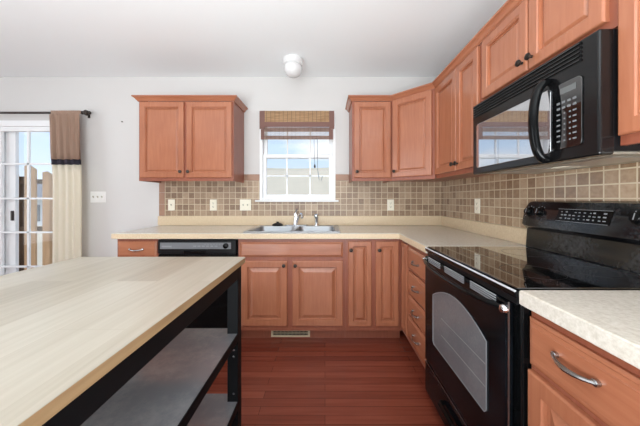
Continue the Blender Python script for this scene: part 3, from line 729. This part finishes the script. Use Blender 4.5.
rk.build('oven_rack', M['print'], od, label='pale rack wires seen behind the oven window')
pts = []
for i in range(21):
    s = -1 + 2 * i / 20; pts.append(FRt((RY0 + RY1) / 2 + .012 + s * .338, NDo + .008 + .040 * (1 - abs(s) ** 2.6), .838 - .008 * (1 - s * s)))
hd = MB().tube(pts, [.011 if 0 < i < 20 else .009 for i in range(21)], 12, up=(0, 0, 1))
hd.build('door_handle', M['black'], od)
for s in (-1, 1): MB().lathe(FRt((RY0 + RY1) / 2 + .012 + s * .342, NDo + .0005, .836), FRt.n, [(.016, 0), (.016, .008), (.012, .016), (.004, .019)], 12).build('handle_mount', M['chrome'], od)
dr_ = MB().box(RY0 + .036, RY1 - .004, NF + .0005, NDo, .06, .235, FRt, bev=.008).build('storage_drawer', M['blackdust'], rg)
MB().tube([FRt(RY0 + .25, NDo + .004, .165), FRt(RY0 + .26, NDo + .018, .165), FRt(RY1 - .25, NDo + .018, .165), FRt(RY1 - .24, NDo + .004, .165)], .012, 8, up=(0, 0, 1)).build('drawer_handle', M['black'], dr_)
MB().box(RY0 + .036, RY1 - .004, NDo - .003, NDo + .001, .2355, .239, FRt).build('drawer_trim', M['steel'], dr_)
for u in (RY0 + .06, RY1 - .06):
    for n in (.08, NF - .08): MB().lathe(FRt(u, n, 0), (0, 0, 1), [(.02, 0), (.02, .01), (.012, .012), (.012, .031)], 12).build('foot', M['blackmatte'], rg)
# backguard: lofted along the range's width
def sec(y, s):
    pr = [(1.2415, .909), (1.206, .909), (1.214, 1.02), (1.206, 1.028), (1.180, 1.033), (1.168, 1.044), (1.172, 1.075), (1.182, 1.12), (1.194, 1.155), (1.210, 1.181), (1.2415, 1.189)]
    return [(1.2415 + (x - 1.2415) * (1 if z < 1.03 else s), y, z if z < 1.03 else 1.10 + (z - 1.10) * s) for x, z in pr]
bgd = MB().loft([sec(RY0, .70), sec(RY0 + .008, .86), sec(RY0 + .03, .97), sec(RY0 + .07, 1), sec(RY1 - .07, 1), sec(RY1 - .03, .97), sec(RY1 - .008, .86), sec(RY1, .70)])
bgd.smooth = True
bgd = bgd.build('backguard', M['guard'], rg)
cd = Vector((1.194 - 1.172, 0, 1.152 - 1.075)).normalized()
FC = Fr((1.172, 0, 1.075), (0, 1, 0), (-cd.z, 0, cd.x), cd)      # plane of the console
ds = MB().prism([(1.075, .012), (1.325, .012), (1.318, .075), (1.068, .075)], .0008, .004, FC).build('display', M['black'], bgd)
dm = MB()
for u0, u1, z0, z1 in ((1.072, 1.322, .0735, .0752), (1.078, 1.322, .0125, .014)): dm.box(u0, u1, .0042, .0046, z0, z1, FC)
for r_, z in enumerate((.026, .042, .058)):
    for k in range(10):
        u = 1.09 + k * .0225 + random.uniform(-.003, .003)
        if random.random() < .82: dm.box(u, u + random.choice((.007, .010, .013)), .0042, .0046, z, z + random.choice((.004, .006)), FC)
dm.build('display_print', M['print'], ds)
for u in (1.503, 1.430, .978, .905):
    k = MB().lathe(FC(u, .0005, .050), FC.n, [(.027, 0), (.027, .004), (.021, .006), (.019, .022), (.016, .025), (.0005, .025)], 20).build('control_knob', M['black'], bgd)
    MB().box(u - .0016, u + .0016, .0256, .0266, .040, .066, FC).build('pointer', M['print'], k)
    q = MB()
    for j in range(9):
        an = math.pi * (1.25 - 1.5 * j / 8) ; q.box(u + .034 * math.cos(an) - .002, u + .034 * math.cos(an) + .002, .0002, .0012, .050 + .034 * math.sin(an) - .002, .050 + .034 * math.sin(an) + .002, FC)
    q.build('dial_marks', M['print'], bgd)

# ------------------------------------------------------------------ microwave
MX, MY0, MY1, MZ0, MZ1 = .860, .818, 1.512, 1.338, 1.735
mw = thing('microwave', 'black over-the-range microwave mounted above the range', 'microwave', (1.05, (MY0 + MY1) / 2, MZ0))
NM = XW - MX
MB().box(MY0, MY1, .0095, NM - .05, MZ0 + .012, MZ1, FRt, bev=.002).build('body', M['blackmatte'], mw)
fc = MB().box(MY0 - .004, MY1 + .002, NM - .049, NM, MZ0, MZ1, FRt, bev=.008, seg=3).build('front_frame', M['mwfront'], mw)
lv = MB().box(MY0 + .055, MY1 - .012, NM + .0003, NM + .0015, 1.660, 1.729, FRt).build('vent_recess', M['slot'], fc)
lb = MB()
for k in range(5):
    z = 1.663 + k * .0138
    lb.prism([(NM + .0016, z), (NM + .0075, z + .001), (NM + .0045, z + .0075), (NM + .0016, z + .0075)], MY0 + .055, MY1 - .012, Fr((XW, 0, 0), (-1, 0, 0), (0, 1, 0)))
lb.build('vent_louvers', M['mwfront'], lv)
mdz0, mdz1 = 1.372, 1.615
md = MB().prism(rrect(.985, MY1 - .045, mdz0, mdz1, .012), NM + .0003, NM + .006, FRt, bev=.002).build('door_window', M['mwglass'], mw)
kp = MB().prism(rrect(.866, .980, mdz0 + .008, mdz1, .014), NM + .0003, NM + .005, FRt, bev=.0015).build('control_panel', M['blackglass'], mw)
MB().box(.885, .945, NM + .0052, NM + .006, 1.575, 1.597, FRt).build('clock_display', M['screen'], kp)
kb = MB()
for r_ in range(8):
    for c in range(4):
        u = .884 + c * .0205; z = 1.405 + r_ * .0195
        w = .013 if (c in (0, 3) or r_ > 5) else .006
        kb.box(u, u + w, NM + .0052, NM + .0058, z, z + (.008 if r_ > 5 else .0055), FRt)
kb.build('keypad', M['print3'], kp)
pts = []
for i in range(19):
    a = math.pi * i / 18; pts.append(FRt(.998 + .014 * math.sin(a), NM + .004 + .046 * math.sin(a) ** .75, 1.497 - .150 * math.cos(a)))
MB().tube(pts, [.012] + [.0150] * 17 + [.012], 12, flat=1.25, up=(0, 1, 0)).build('door_handle', M['black'], mw)
bp = MB().box(MY0 + .01, MY1 - .01, .03, NM - .055, MZ0 + .004, MZ0 + .0115, FRt).build('bottom_plate', M['filter'], mw)
for a, b_ in ((MY0 + .06, MY0 + .30), (MY1 - .30, MY1 - .06)):
    MB().box(a, b_, .10, .28, MZ0 + .001, MZ0 + .0038, FRt, bev=.001).build('grease_filter', M['steel'], bp)
MB().box(1.12, 1.21, .11, .2, MZ0 + .001, MZ0 + .0038, FRt).build('cooktop_lamp_cover', M['plate'], bp)

# ------------------------------------------------------------------ island
IX0, IX1, IY0, IY1, IZ = -1.20, -.388, .02, 1.275, .914
isl = thing('kitchen_island', 'black open-shelf kitchen island with a pale wood-look top', 'island', ((IX0 + IX1) / 2, (IY0 + IY1) / 2, 0))
top = MB().prism(rrect(IX0, IX1, IY0, IY1, .012, 4), IZ - .0245, IZ, F0).build('tabletop', M['islandtop'], isl)
bd = MB()
for a in ((IX1, IX1 + .0008, IY0 + .012, IY1 - .012), (IX0 - .0008, IX0, IY0 + .012, IY1 - .012), (IX0 + .012, IX1 - .012, IY1, IY1 + .0008), (IX0 + .012, IX1 - .012, IY0 - .0008, IY0)):
    bd.box(a[0], a[1], a[2], a[3], IZ - .0243, IZ - .0012)
bd.build('edge_banding', M['islandedge'], top, label='tan wood-grain edge strip')
LX1, LX0 = -.4015, -1.165
LY1, LY0 = 1.25, .05
lw = .05
for xx in (LX0, LX1 - lw):
    for yy in (LY0, LY1 - lw):
        g = MB().box(xx, xx + lw, yy, yy + lw, 0, IZ - .025, bev=.003).build('leg', M['blackwood'], isl)
        if xx > -1:
            for z in (.50, .47, .30, .20): MB().lathe((xx + lw * .6, yy, z), (0, -1, 0), [(.005, 0), (.005, .002), (.0005, .0025)], 10).build('bolt', M['pewter'], g)
for (a, b_, c, d_) in ((LX1 - .024, LX1, LY0 + lw, LY1 - lw), (LX0, LX0 + .024, LY0 + lw, LY1 - lw), (LX0 + lw, LX1 - lw, LY1 - .03, LY1 - .006), (LX0 + lw, LX1 - lw, LY0 + .006, LY0 + .03)):
    MB().box(a, b_, c, d_, .826, IZ - .025, bev=.002).build('apron', M['blackwood'], isl)
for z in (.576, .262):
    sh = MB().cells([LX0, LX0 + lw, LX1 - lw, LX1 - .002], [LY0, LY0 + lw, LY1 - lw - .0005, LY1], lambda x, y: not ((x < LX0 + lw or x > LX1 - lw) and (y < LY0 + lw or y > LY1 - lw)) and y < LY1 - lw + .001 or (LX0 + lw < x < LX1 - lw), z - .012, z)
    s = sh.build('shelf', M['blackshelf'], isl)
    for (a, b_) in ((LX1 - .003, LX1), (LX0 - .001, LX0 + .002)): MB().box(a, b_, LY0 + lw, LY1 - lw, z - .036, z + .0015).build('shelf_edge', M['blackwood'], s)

# ------------------------------------------------------------------ roman shade, curtain, rod
bx0, bx1 = px(259.5, 2.74), px(334.2, 2.74)
bs = thing('roman_shade', 'woven bamboo roman shade pulled up over the sink window', 'blind', ((bx0 + bx1) / 2, 2.74, pz(139.3, 2.74)))
yv = 2.742
def strip(nm, x0, x1, y, z0, z1, mat, dep=.004): return MB().box(x0, x1, y - dep / 2, y + dep / 2, z0, z1).build(nm, mat, bs)
zt, za, zb, zc_, zd, ze, zf = (pz(v, 2.74) for v in (110.8, 122, 127, 131.3, 132.2, 135.6, 139.3))
MB().box(bx0 + .004, bx1 - .004, yv + .004, yv + .03, zt - .03, zt).build('head_rail', M['binding'], bs)
strip('valance', bx0 + .055, bx1 - .05, yv, za, zt, M['bamboo'])
strip('side_binding', bx0, bx0 + .055, yv, zb - .02, zt, M['binding']); strip('side_binding', bx1 - .05, bx1, yv, zb - .02, zt, M['binding'])
strip('valance_hem', bx0 + .055, bx1 - .05, yv, zb, za, M['binding'])
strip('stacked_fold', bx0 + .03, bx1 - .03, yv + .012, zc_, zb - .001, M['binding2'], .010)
strip('sheer_panel', bx0 + .045, bx1 - .055, yv + .006, ze, zc_ - .001, M['bamboo_sheer'])
strip('lower_binding', bx0 + .012, bx0 + .045, yv + .006, zf, zb - .021, M['binding']); strip('lower_binding', bx1 - .055, bx1 - .012, yv + .006, zf, zb - .021, M['binding'])
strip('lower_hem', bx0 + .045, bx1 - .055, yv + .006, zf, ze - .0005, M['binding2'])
cdx = px(314, 2.73)
cd_ = MB().tube([(cdx, 2.735, zf + .01), (cdx + .004, 2.732, pz(160, 2.73)), (cdx + .01, 2.732, pz(168, 2.73))], .0022, 6)
cd_.tube([(cdx + .035, 2.735, zf + .01), (cdx + .037, 2.732, pz(168, 2.73)), (cdx + .052, 2.732, pz(179, 2.73)), (cdx + .075, 2.732, pz(180.5, 2.73)), (cdx + .09, 2.732, pz(176, 2.73))], .0025, 6)
cdo = cd_.build('pull_cord', M['cord'], bs)
MB().lathe((cdx + .008, 2.732, pz(168, 2.73)), (0, 0, 1), [(.004, 0), (.010, .008), (.009, .025), (.004, .04)], 10).build('cord_tassel', M['iron'], cdo)
# rod
RYc = 2.695; rz = pz(112.8, RYc); rx1 = px(83, RYc)
rd = thing('curtain_rod', 'dark bronze curtain rod over the patio door', 'curtain rod', (-3.3, RYc, rz))
MB().tube([(-4.1, RYc, rz), (rx1, RYc, rz)], .012, 10).build('rod', M['iron'], rd)
for sx_, xx in ((1, rx1), (-1, -4.1)):
    MB().lathe((xx, RYc, rz), (sx_, 0, 0), [(.014, -.02), (.018, -.01), (.018, 0), (.011, .006), (.014, .012), (.027, .024), (.030, .036), (.024, .048), (.012, .056), (.013, .062), (.017, .070), (.012, .078), (.0005, .081)], 14).build('finial', M['iron'], rd)
    bk = MB(); bk.box(xx - sx_ * .012 - .006, xx - sx_ * .012 + .006, RYc + .0185, YW - .004, rz - .008, rz + .008); bk.box(xx - sx_ * .012 - .012, xx - sx_ * .012 + .012, YW - .004, YW - .0005, rz - .03, rz + .03)
    bk.build('bracket', M['iron'], rd)
# curtain: folds deepen downwards; brown heading, navy band, cream drop
cu = thing('curtain', 'colour-block curtain of brown, navy and cream gathered beside the patio door', 'curtain', (px(66, RYc), RYc, .02))
zcur = [rz + .016, rz + .013, rz - .014, rz - .03, rz - .08, rz - .16, rz - .26, rz - .38, pz(160, RYc), pz(165.3, RYc), 1.4, 1.2, .9, .5, .02]
NCu = 72
def cpt(i, z):
    s = i / NCu; h = (rz - z) / 2.1
    xl = px(48.5, RYc) + (px(54, RYc) - px(48.5, RYc)) * min(1, max(0, h * 3)); xr = px(79, RYc) + (px(82.8, RYc) - px(79, RYc)) * min(1, max(0, h * 3))
    amp = .012 + .030 * min(1, max(0, h * 5)); n = 4.3
    y = RYc - .020 - amp * (.5 + .5 * math.sin(2 * math.pi * n * s + .5 * math.sin(5 * s) + .6 * h)) - .006 * math.sin(2 * math.pi * 13 * s + 1) * (1 if h < .3 else .5)
    if -.02 < z - rz < .02: y = RYc - .0165 - .004 * abs(math.sin(40 * s))
    return ((xl + (xr - xl) * s) * (RYc - .04) / RYc, y, z)
for nm, lo, hi, mat in (('heading_panel', 0, 8, 'curtain_brown'), ('band', 8, 9, 'curtain_navy'), ('lower_panel', 9, 14, 'curtain_cream')):
    zs = zcur[lo:hi + 1]
    if nm == 'lower_panel': zs = [zs[0] + (zs[-1] - zs[0]) * k / 16 for k in range(17)]
    c = MB(); c.loft([[cpt(i, z) for i in range(NCu + 1)] for z in zs], False, False, closed=False); c.smooth = True
    o = c.build(nm, M[mat], cu)
    sd = o.modifiers.new('thick', 'SOLIDIFY'); sd.thickness = .002; sd.offset = -1

# ------------------------------------------------------------------ wall plates
def plate(name, label, cat, F, u, z, gangs, kind, mat, n0):
    w = .072 + (gangs - 1) * .046; hh = .118
    t = thing(name, label, cat, F(u, n0, z - hh / 2))
    MB().box(u - w / 2, u + w / 2, n0 + .0003, n0 + .006, z - hh / 2, z + hh / 2, F, bev=.002).build('cover_plate', mat, t)
    for g in range(gangs):
        c = u + (g - (gangs - 1) / 2) * .046
        if kind == 'outlet':
            for s in (-1, 1):
                f_ = MB().prism(rrect(c - .017, c + .017, z + s * .0195 - .014, z + s * .0195 + .014, .008), n0 + .0061, n0 + .0085, F).build('socket', mat, t)
                h = MB(); h.box(c - .008, c - .0055, n0 + .0086, n0 + .0092, z + s * .0195 - .002, z + s * .0195 + .008, F); h.box(c + .0055, c + .008, n0 + .0086, n0 + .0092, z + s * .0195 - .002, z + s * .0195 + .008, F)
                h.box(c - .0025, c + .0025, n0 + .0086, n0 + .0092, z + s * .0195 - .010, z + s * .0195 - .005, F)
                h.build('slots', M['hole'], f_)
        else:
            MB().box(c - .008, c + .008, n0 + .0061, n0 + .0068, z - .014, z + .014, F).build('switch_slot', mat, t)
            MB().prism([(n0 + .0069, z - .010), (n0 + .018, z + .004), (n0 + .018, z + .011), (n0 + .0069, z + .010)], c - .005, c + .005, Fr(F(0, 0, 0), F.n, F.u)).build('toggle', M['toggle'], t)
    return t
nT = .008
plate('light_switch', 'ivory single switch plate on the tiles, leftmost under the cabinet', 'light switch', FB, px(171.7, TY), pz(205, TY), 1, 'switch', M['plate'], nT)
plate('outlet', 'ivory outlet on the tiles under the left wall cabinet, between two switch plates', 'outlet', FB, px(213.5, TY), pz(205, TY), 1, 'outlet', M['plate'], nT)
plate('light_switch', 'ivory double switch plate on the tiles just left of the window', 'light switch', FB, px(245.6, TY), pz(205, TY), 2, 'switch', M['plate'], nT)
plate('outlet', 'ivory outlet on the back wall tiles right of the window', 'outlet', FB, px(390.5, TY), pz(205, TY), 1, 'outlet', M['plate'], nT)
plate('outlet', 'ivory outlet on the right wall tiles between corner and range', 'outlet', FRt, 2.115, pz(206, 2.115), 1, 'outlet', M['plate'], nT)
plate('light_switch', 'white triple switch plate on the bare wall beside the curtain', 'light switch', FB, px(98.5, YW), pz(197, YW), 3, 'switch', M['platew'], 0)
na = MB().lathe((px(123, YW), YW - .0005, pz(122, YW)), (0, -1, 0), [(.003, 0), (.003, .012), (.007, .013), (.007, .016), (.0005, .016)], 10).build('nail', M['hole'])
tag(na, 'small nail in the bare wall left of the left wall cabinet', 'nail')

# ------------------------------------------------------------------ floor register in the toe kick
TYk = BDB - .075
vx0, vx1, vz0, vz1 = px(271.4, 2.245), px(310, 2.245), .012, .076
vr = thing('floor_register', 'cream metal air register in the toe kick under the sink cabinet', 'vent', ((vx0 + vx1) / 2, YW - TYk, vz0))
q = MB(); n0, n1 = TYk + .0005, TYk + .009
q.box(vx0, vx1, n0, n1, vz0, vz0 + .012, FB); q.box(vx0, vx1, n0, n1, vz1 - .012, vz1, FB); q.box(vx0, vx0 + .016, n0, n1, vz0 + .012, vz1 - .012, FB); q.box(vx1 - .016, vx1, n0, n1, vz0 + .012, vz1 - .012, FB)
q.build('frame', M['cream'], vr)
MB().box(vx0 + .016, vx1 - .016, n0, n0 + .001, vz0 + .012, vz1 - .012, FB).build('duct', M['slot'], vr)
q = MB()
for i in range(26):
    u = vx0 + .02 + (vx1 - vx0 - .042) * i / 25; q.box(u, u + .0022, n0 + .0012, n0 + .006, vz0 + .012, vz1 - .012, FB)
q.box(vx0 + .016, vx1 - .016, n0 + .0012, n0 + .006, (vz0 + vz1) / 2 - .002, (vz0 + vz1) / 2 + .002, FB)
q.build('grille', M['cream'], vr)

# ------------------------------------------------------------------ ceiling light
lx, ly = px(293.5, 2.45), 2.43
cl = thing('ceiling_light', 'white globe ceiling light mounted above the sink', 'ceiling light', (lx, ly, ZC - .16))
MB().lathe((lx, ly, ZC), (0, 0, -1), [(.090, .0005), (.092, .012), (.092, .045), (.086, .052), (.076, .053)], 28).build('base', M['lampbase'], cl)
MB().lathe((lx, ly, ZC), (0, 0, -1), [(.074, .0535), (.082, .065), (.085, .085), (.080, .112), (.064, .138), (.040, .154), (.014, .160), (.0005, .161)], 28).build('globe', M['lampglass'], cl)

for o in bpy.data.objects:
    if '_org' in o: del o['_org']
